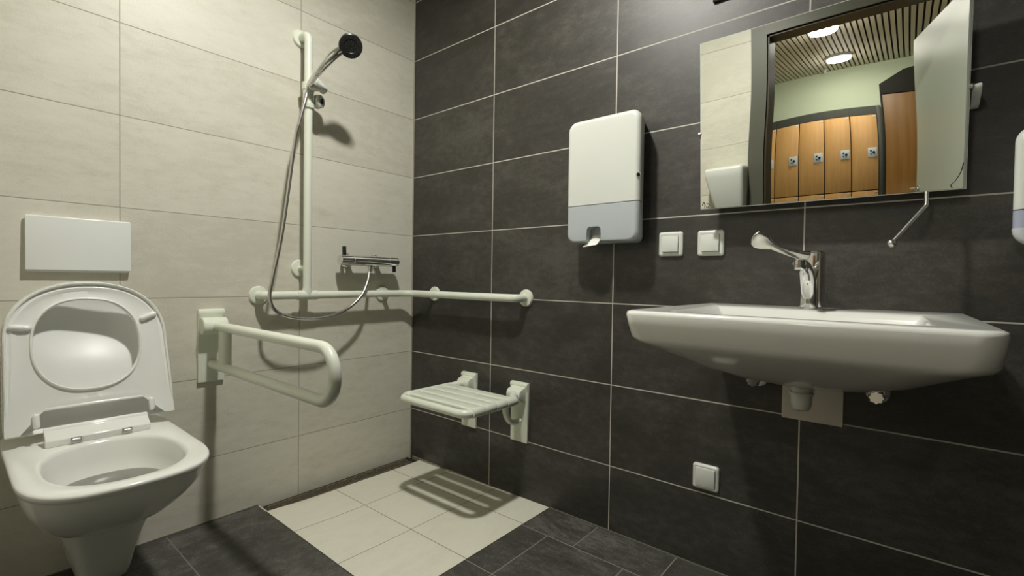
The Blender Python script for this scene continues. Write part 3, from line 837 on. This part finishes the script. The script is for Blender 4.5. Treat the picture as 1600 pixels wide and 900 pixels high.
rings += [binner(.8618, -.560, -.152, .268), binner(.858, -.556, -.157, .264), binner(.845, -.548, -.165, .256), binner(.80, -.515, -.185, .228), binner(.765, -.46, -.215, .17, 2.6), binner(.752, -.38, -.27, .06, 2.2)]
bas = build('basin', MB().loft(rings), M['ceramic'], wb, sharp=70)
build('drain_ring', MB().lathe([(0, 0), (.028, 0), (.030, .002), (.024, .004), (0, .003)], (-.325, BY, .7525), (0, 0, 1), 24), M['chrome'], bas)

# tap with long lever
fc = thing('basin_tap', 'chrome basin tap with long paddle lever standing on the washbasin', 'tap', (-.11, -1.797, .862))
ty = -1.797
mb = MB().lathe([(0, 0), (.0265, 0), (.0265, .003), (.023, .006), (0, .006)], (-.118, ty, .8622), (0, 0, 1), 36)
# oval base ring
for v in mb.v: v.x = -.118 + (v.x + .118) * 1.15
build('base_ring', mb, M['chrome'], fc)
rs = []
for h, ins in ((.004, 0), (.105, 0), (.106, .0008), (.108, .0008), (.109, 0), (.1475, 0), (.1495, .002), (.150, .004)):
    rs.append([(p[0], p[1], .862 + h) for p in rrect(-.122 + ins, -.084 - ins, ty - .0245 + ins, ty + .0135 - ins, .007, 6)])
TR = Matrix.Rotation(math.radians(-9), 3, 'Z'); TP = Vector((-.103, ty - .0055, 0))
def turned(rs): return [[TR @ (Vector(p) - TP) + TP for p in r] for r in rs]
mb = MB().loft(turned(rs))
build('body', mb, M['chrome'], fc)
# curved spout, flat front, swept forward
pth = catmull([(-.134, ty + .006, .868), (-.136, ty + .006, .905), (-.146, ty + .007, .938), (-.168, ty + .008, .962), (-.197, ty + .010, .975), (-.226, ty + .013, .978)], 6)
build('spout', MB().tube(pth, [.0185 - .0050 * (i / (len(pth) - 1)) for i in range(len(pth))], 24, squash=(.95, 1.1)), M['chrome'], fc)
build('aerator', MB().lathe([(0, 0), (.0125, 0), (.0135, .002), (.0135, .012), (.0125, .013), (.0125, .022), (.010, .024), (0, .024)], (-.226, ty + .013, .9625), (0, 0, 1), 28), M['chrome'], fc)
o = build('painted_reflection', MB().box((-.1235, ty - .006, .974), (-.1215, ty - .001, 1.002), .001), simple('copper_reflection', (.22, .11, .05), .35, metal=.6), fc); o['label'] = 'copper-coloured reflection painted under the lever'  # copper reflection on the tap body, painted on as a thin strip
# lever: neck from cap, arm and paddle
A = Vector((-.112, ty + .012, 1.000)); Bp = Vector((-.225, -1.6795, 1.044)); d = (Bp - A).normalized(); side = d.cross(Vector((0, 0, 1))).normalized()
side = Matrix.Rotation(math.radians(64), 3, d) @ side; upv = side.cross(d)
def lev(t, w, h, dz=0.):
    c = A + (Bp - A) * t + Vector((0, 0, dz))
    return [c + side * (w * sgnpow(math.cos(k), .7)) + upv * (h * sgnpow(math.sin(k), .7)) for k in [2 * PI * i / 20 for i in range(20)]]
dzs = lambda t: -.007 * math.sin(PI * min(1, t / .85)) * .8
rr = [lev(-.10, .016, .010), lev(0., .0155, .0095), lev(.15, .0120, .0075, dzs(.15)), lev(.35, .0100, .0055, dzs(.35)), lev(.55, .0088, .0045, dzs(.55)), lev(.66, .0094, .004, dzs(.66)), lev(.72, .0135, .004, dzs(.72)), lev(.82, .0205, .004, dzs(.82)), lev(.92, .0225, .004, 0), lev(.985, .0185, .0038, .002), lev(1.015, .010, .0028, .003), lev(1.025, .003, .001, .003)]
build('lever', MB().loft(rr), simple('satin_chrome', (.66, .65, .60), .2, metal=1., var=.03), fc)
rs = [[(p[0], p[1], 1.0115 + h) for p in rrect(-.122 + ins, -.084 - ins, ty - .0245 + ins, ty + .0135 - ins, .007, 6)] for h, ins in ((0, .004), (.0012, .003), (.003, .005))]
build('cap', MB().loft(turned(rs)), M['chrome'], fc)

# trap under the basin and its white cover plate
tr = thing('bottle_trap', 'small white plastic bottle trap under the washbasin', 'trap', (-.25, -1.797, .62))
ty2 = -1.7985
mb = MB().lathe([(0, 0), (.010, .001), (.0175, .005), (.0215, .014), (.0225, .024), (.0225, .040), (.0262, .0405), (.0262, .0455), (.020, .046), (.020, .050), (.0225, .0505), (.0225, .058), (.018, .0595), (0, .0595)], (-.250, ty2, .6215), (0, 0, 1), 32)
build('cup', mb, M['plastic'], tr)
build('waste_pipe', MB().tube([(-.250, ty2, .657), (-.16, ty2, .656), (-.008, ty2, .655)], .012, 18), M['plastic'], tr)
build('lug', MB().box((-.256, ty2 + .020, .664), (-.250, ty2 + .028, .6675), .001), M['plastic'], tr)
mb = MB(); panel(mb, 'x', 0, -.008, -1.8625, -1.7150, .538, .700, .003, .002)
cp = build('trap_cover_plate', mb, simple('pale_grey_cover_plate', (.74, .69, .61), .5), org=(0, -1.79, .538))
tag(cp, 'pale square cover plate on the dark wall behind the trap', 'cover plate')

def angle_valve(yc, zc, label):
    t = thing('angle_valve', label, 'valve', (0, yc, zc), 'angle valves under the washbasin')
    build('escutcheon', MB().lathe([(0, 0), (.027, 0), (.026, .005), (.018, .009), (0, .009)], (0, yc, zc), (-1, 0, 0), 28), M['chrome'], t)
    mb = MB().lathe([(0, 0), (.0115, 0), (.0115, .040), (.0145, .042), (.0145, .062), (0, .062)], (0, yc, zc), (-1, 0, 0), 24)
    mb.tube([(-.045, yc, zc), (-.045, yc, zc + .022)], .008, 16)
    build('body', mb, M['chrome'], t)
    rs = []
    for h, r in ((.058, .012), (.060, .0165), (.078, .0165), (.081, .014), (.081, .004)):
        rs.append([(-h, yc + (r + .0012 * math.cos(8 * a)) * math.cos(a), zc + (r + .0012 * math.cos(8 * a)) * math.sin(a)) for a in [2 * PI * k / 64 for k in range(64)]])
    build('handle', MB().loft(rs), M['chrome'], t)
    build('riser_nut', MB().lathe([(0, 0), (.0105, 0), (.0105, .010), (0, .010)], (-.045, yc, zc + .018), (0, 0, 1), 6), M['chrome'], t)
angle_valve(-1.651, .645, 'chrome angle valve under the washbasin, left of the trap')
angle_valve(-1.936, .645, 'chrome angle valve under the washbasin, right of the trap')

# ------------------------------------------------------------------ ceiling lamp of the bathroom
def lamp(label, x, y, z, r, mat, group=None, flat=False):
    t = thing('ceiling_lamp', label, 'lamp', (x, y, z), group)
    build('housing', MB().lathe([(0, 0), (r * 1.08, 0), (r * 1.08, .035), (r * 1.0, .04), (r * .97, .03), (0, .03)], (x, y, z), (0, 0, -1), 40), M['plastic'], t)
    if flat: build('diffuser', MB().lathe([(r * .96, .030), (r * .96, .038), (0, .038)], (x, y, z), (0, 0, -1), 40), mat, t)
    else: build('diffuser', MB().lathe([(r * .96, .028), (r * .96, .05), (r * .9, .06), (r * .7, .067), (0, .07)], (x, y, z), (0, 0, -1), 40), mat, t)
lamp('round ceiling downlight lighting the shower room from above', -.90, -1.10, ZC, .058, M['lamp'], None, True)

# ------------------------------------------------------------------ doorway side (seen in the mirror)
mb = MB(); jw = .086
mb.box((XW - WD - .015, DY0, FZ), (XW + .014, DY0 + jw, DZ)); mb.box((XW - WD - .015, DY1 - jw, FZ), (XW + .014, DY1, DZ)); mb.box((XW - WD - .015, DY1 - jw, DZ), (XW + .014, DY0 + jw, DZ + .11))
fr_ = structure('trim_5', mb, M['jamb'])
mb = MB()
mb.box((XW - WD - .014, DY0 - .012, FZ), (XW - .004, DY0 + .002, DZ)); mb.box((XW - WD - .014, DY1 - .002, FZ), (XW - .004, DY1 + .012, DZ)); mb.box((XW - WD - .014, DY1, DZ - .012), (XW - .004, DY0, DZ + .002))
structure('trim_6', mb, M['jamb_dark'])
# open door leaf, hinged at the far jamb, swung into the locker room
hx, hy = XW - .030, DY1 + .032; fx, fy = -2.88, -2.016
dv = Vector((fx - hx, fy - hy, 0)); L = dv.length; dv.normalize(); nv = Vector((-dv.y, dv.x, 0))
def DP(a, b, z): return Vector((hx, hy, z)) + dv * a + nv * b
mb = MB().loft([[DP(0, -.02, z), DP(L, -.02, z), DP(L, .02, z), DP(0, .02, z)] for z in (.012, DZ - .012)])
dl = structure('door_1', mb, M['door'])
for s in (-1, 1):
    mb = MB(); zz = 1.165
    c = DP(L - .055, 0, zz)
    mb.lathe([(0, 0), (.025, 0), (.025, .006), (.011, .008), (.011, .045), (0, .045)], DP(L - .055, s * .02, zz), nv * s, 20)
    mb.tube([DP(L - .055, s * .060, zz), DP(L - .175, s * .060, zz)] if s < 0 else [DP(L - .055, s * .060, zz), DP(L - .165, s * .060, zz)], .010, 14)
    o = build('door_handle', mb, M['steel'], dl)

# hand dryer on the tiled side wall next to the doorway
hd = thing('hand_dryer', 'white tapered hand dryer on beige tiles beside doorway, seen in the mirror', 'hand dryer', (XW, -1.08, 1.05))
rs = []
for z, dep, w0, w1, rr in ((1.06, .085, -1.185, -1.045, .015), (1.10, .100, -1.197, -1.035, .02), (1.22, .135, -1.205, -1.000, .022), (1.34, .155, -1.2085, -.972, .022), (1.378, .158, -1.2085, -.968, .022), (1.390, .154, -1.205, -.971, .02), (1.396, .144, -1.197, -.979, .018)):
    q = rrect(0, dep, w0, w1, rr, 6)
    rs.append([(XW + max(p[0], .0), p[1], z) for p in q])
build('casing', MB().loft(rs), M['plastic'], hd, sharp=50)
build('air_outlet', MB().box((XW + .02, -1.15, 1.05), (XW + .07, -1.08, 1.062), .003), M['black'], hd)

# ------------------------------------------------------------------ locker room beyond the doorway
LX, LZ, LYa, LYb = -5.45, 2.56, .9, -3.2
structure('wall_locker_far', MB().box((LX - .1, LYb, -.1), (LX, LYa, LZ + .2)), M['locker_wall'])
structure('wall_locker_left', MB().box((LX, LYa, -.1), (XW - WD, LYa + .1, LZ + .2)), M['locker_wall'])
structure('wall_locker_right', MB().box((LX, LYb - .1, -.1), (XW - WD, LYb, LZ + .2)), M['locker_wall'])
mb = MB(); q0, q1 = XW - WD - .012, XW - WD - .001
mb.box((q0, DY0 + jw, -.1), (q1, LYa, LZ + .2)); mb.box((q0, LYb, -.1), (q1, DY1 - jw, LZ + .2)); mb.box((q0, DY1 - jw, DZ + .11), (q1, DY0 + jw, LZ + .2))
structure('wall_locker_near', mb, M['locker_wall'])
structure('floor_locker_room', MB().box((LX, LYb, -.1), (XW - WD, LYa, FZ)), simple('beige_locker_room_floor', (.50, .46, .38), .5))
structure('ceiling_locker_room', MB().box((LX, LYb, LZ + .06), (XW - WD - .001, LYa, LZ + .16)), M['locker_gap'])
mb = MB(); y = LYb; pitch = .0425
while y < LYa - pitch:
    mb.box((LX, y, LZ), (q0 - .001, y + pitch * .68, LZ + .012)); y += pitch
structure('ceiling_slats', mb, M['slat'])
lamp('lit round lamp on slatted ceiling nearest the locker wall, seen in mirror', -4.72, -1.405, LZ + .012, .115, M['lamp2'], 'locker room ceiling lamps')
lamp('lit round lamp on slatted ceiling nearest the doorway head, seen in mirror', -3.52, -1.40, LZ + .012, .115, M['lamp2'], 'locker room ceiling lamps')
sp_ = MB().lathe([(0, 0), (.022, 0), (.022, .008), (.010, .012), (.010, .030), (.020, .033), (.020, .037), (0, .037)], (-5.30, -1.213, LZ), (0, 0, -1), 20)
tag(build('sprinkler', sp_, M['plastic'], org=(-5.30, -1.213, LZ)), 'small white sprinkler under the slatted ceiling, seen in the mirror', 'sprinkler')

# locker columns: two beech doors each
FX = -5.0; PW = .2275
def locker(y_right, label):
    y0, y1 = y_right, y_right + PW     # y1 towards the beige wall side
    t = thing('locker', label, 'locker', (FX, (y0 + y1) / 2, FZ), 'lockers along the far wall')
    mb = MB().box((LX, y0 + .0005, FZ), (FX - .020, y1 - .0005, 1.930)); build('carcass', mb, M['locker_gap'], t)
    mb = MB().box((LX, y0 + .0005, 1.930), (FX, y1 - .0005, 2.012)); build('hood', mb, M['locker_grey'], t)
    for z0, z1, zl in ((1.200, 1.926, 1.575), (.10, 1.190, .75)):
        dd = build('door', MB().box((FX - .019, y0 + .0045, z0), (FX, y1 - .0045, z1), .0015), M['locker_wood'], t)
        yk = y0 + .052
        build('lock_plate', MB().box((FX, yk - .038, zl - .045), (FX + .006, yk + .038, zl + .045), .002), M['lock_plate'], dd)
        mb = MB(); mb.lathe([(0, 0), (.012, 0), (.010, .016), (0, .016)], (FX + .006, yk - .010, zl), (1, 0, 0), 14)
        mb.lathe([(0, 0), (.008, 0), (.008, .003), (0, .003)], (FX + .006, yk + .014, zl + .016), (1, 0, 0), 12); mb.lathe([(0, 0), (.006, 0), (.006, .003), (0, .003)], (FX + .006, yk + .014, zl - .016), (1, 0, 0), 12)
        build('lock_knob', mb, M['black'], dd)
        build('number_tag', MB().box((FX, y0 + .008, z1 - .020), (FX + .002, y0 + .036, z1 - .006)), M['plastic'], dd)
names = ['beech locker next to the dark end panel of its row, seen in mirror',
         'beech locker second from the dark end panel, seen in the mirror',
         'beech locker third from the dark end panel, seen in the mirror',
         'beech locker fourth from the dark end panel, seen in the mirror',
         'beech locker partly hidden by the door frame, seen in the mirror']
for i, nm in enumerate(names): locker(-1.681 + i * PW, nm)
mb = MB().box((LX, -1.716, FZ), (FX + .002, -1.682, 2.012), .002)
tag(build('locker_end_panel', mb, M['locker_grey'], org=(FX, -1.70, FZ)), 'dark grey end panel closing the row of lockers, seen in the mirror', 'panel')
# taller cabinet nearer, at the right of the row
tc_ = thing('tall_cabinet', 'tall brown wooden cabinet with dark sloping top, seen in the mirror', 'cabinet', (-4.3, -2.1, FZ))
cx_ = -4.3
build('carcass', MB().box((cx_ - .5, -2.45, FZ), (cx_ - .02, -1.755, 2.02)), M['locker_gap'], tc_)
build('door', MB().box((cx_ - .02, -2.45, .08), (cx_, -1.768, 2.012), .0015), M['locker_wood_dark'], tc_)
build('side_edge', MB().box((cx_ - .03, -1.768, FZ), (cx_ + .001, -1.752, 2.045), .001), M['locker_gap'], tc_)
poly = [(-2.45, 2.02), (-1.752, 2.02), (-1.752, 2.115), (-1.93, 2.225), (-2.02, 2.24), (-2.45, 2.24)]
build('sloping_top', MB().prism(poly, 'x', cx_ - .5, cx_), simple('black_brown_top', (.022, .020, .015), .5), tc_)

# ------------------------------------------------------------------ camera, world, view
cam = bpy.data.cameras.new('camera'); co = bpy.data.objects.new('camera', cam); COL.objects.link(co)
yaw, pitch, roll, F = .8766, -.0192, .0147, 744.88
cam.sensor_width = 36.; cam.sensor_fit = 'HORIZONTAL'; cam.lens = F / 1600 * 36.
cam.clip_start = .02; cam.clip_end = 60
fwd = Vector((math.sin(yaw) * math.cos(pitch), math.cos(yaw) * math.cos(pitch), math.sin(pitch)))
right = Vector((math.cos(yaw), -math.sin(yaw), 0)); up = right.cross(fwd)
r2 = right * math.cos(roll) + up * math.sin(roll); u2 = up * math.cos(roll) - right * math.sin(roll)
mw = Matrix((r2, u2, -fwd)).transposed().to_4x4(); mw.translation = Vector((-1.5801, -1.9921, .9299))
co.matrix_world = mw
sc.camera = co

w = bpy.data.worlds.new('world'); sc.world = w; w.use_nodes = True
w.node_tree.nodes['Background'].inputs[0].default_value = (.9, .95, .85, 1)
w.node_tree.nodes['Background'].inputs[1].default_value = .02
sc.view_settings.view_transform = 'Standard'; sc.view_settings.look = 'None'
sc.view_settings.gamma = 1.; sc.view_settings.use_curve_mapping = False
sc.view_settings.exposure = 0.
sc.cycles.use_denoising = True
sc.cycles.max_bounces = 8; sc.cycles.diffuse_bounces = 5; sc.cycles.glossy_bounces = 5
sc.cycles.caustics_reflective = False; sc.cycles.caustics_refractive = False
sc.cycles.sample_clamp_indirect = 6.
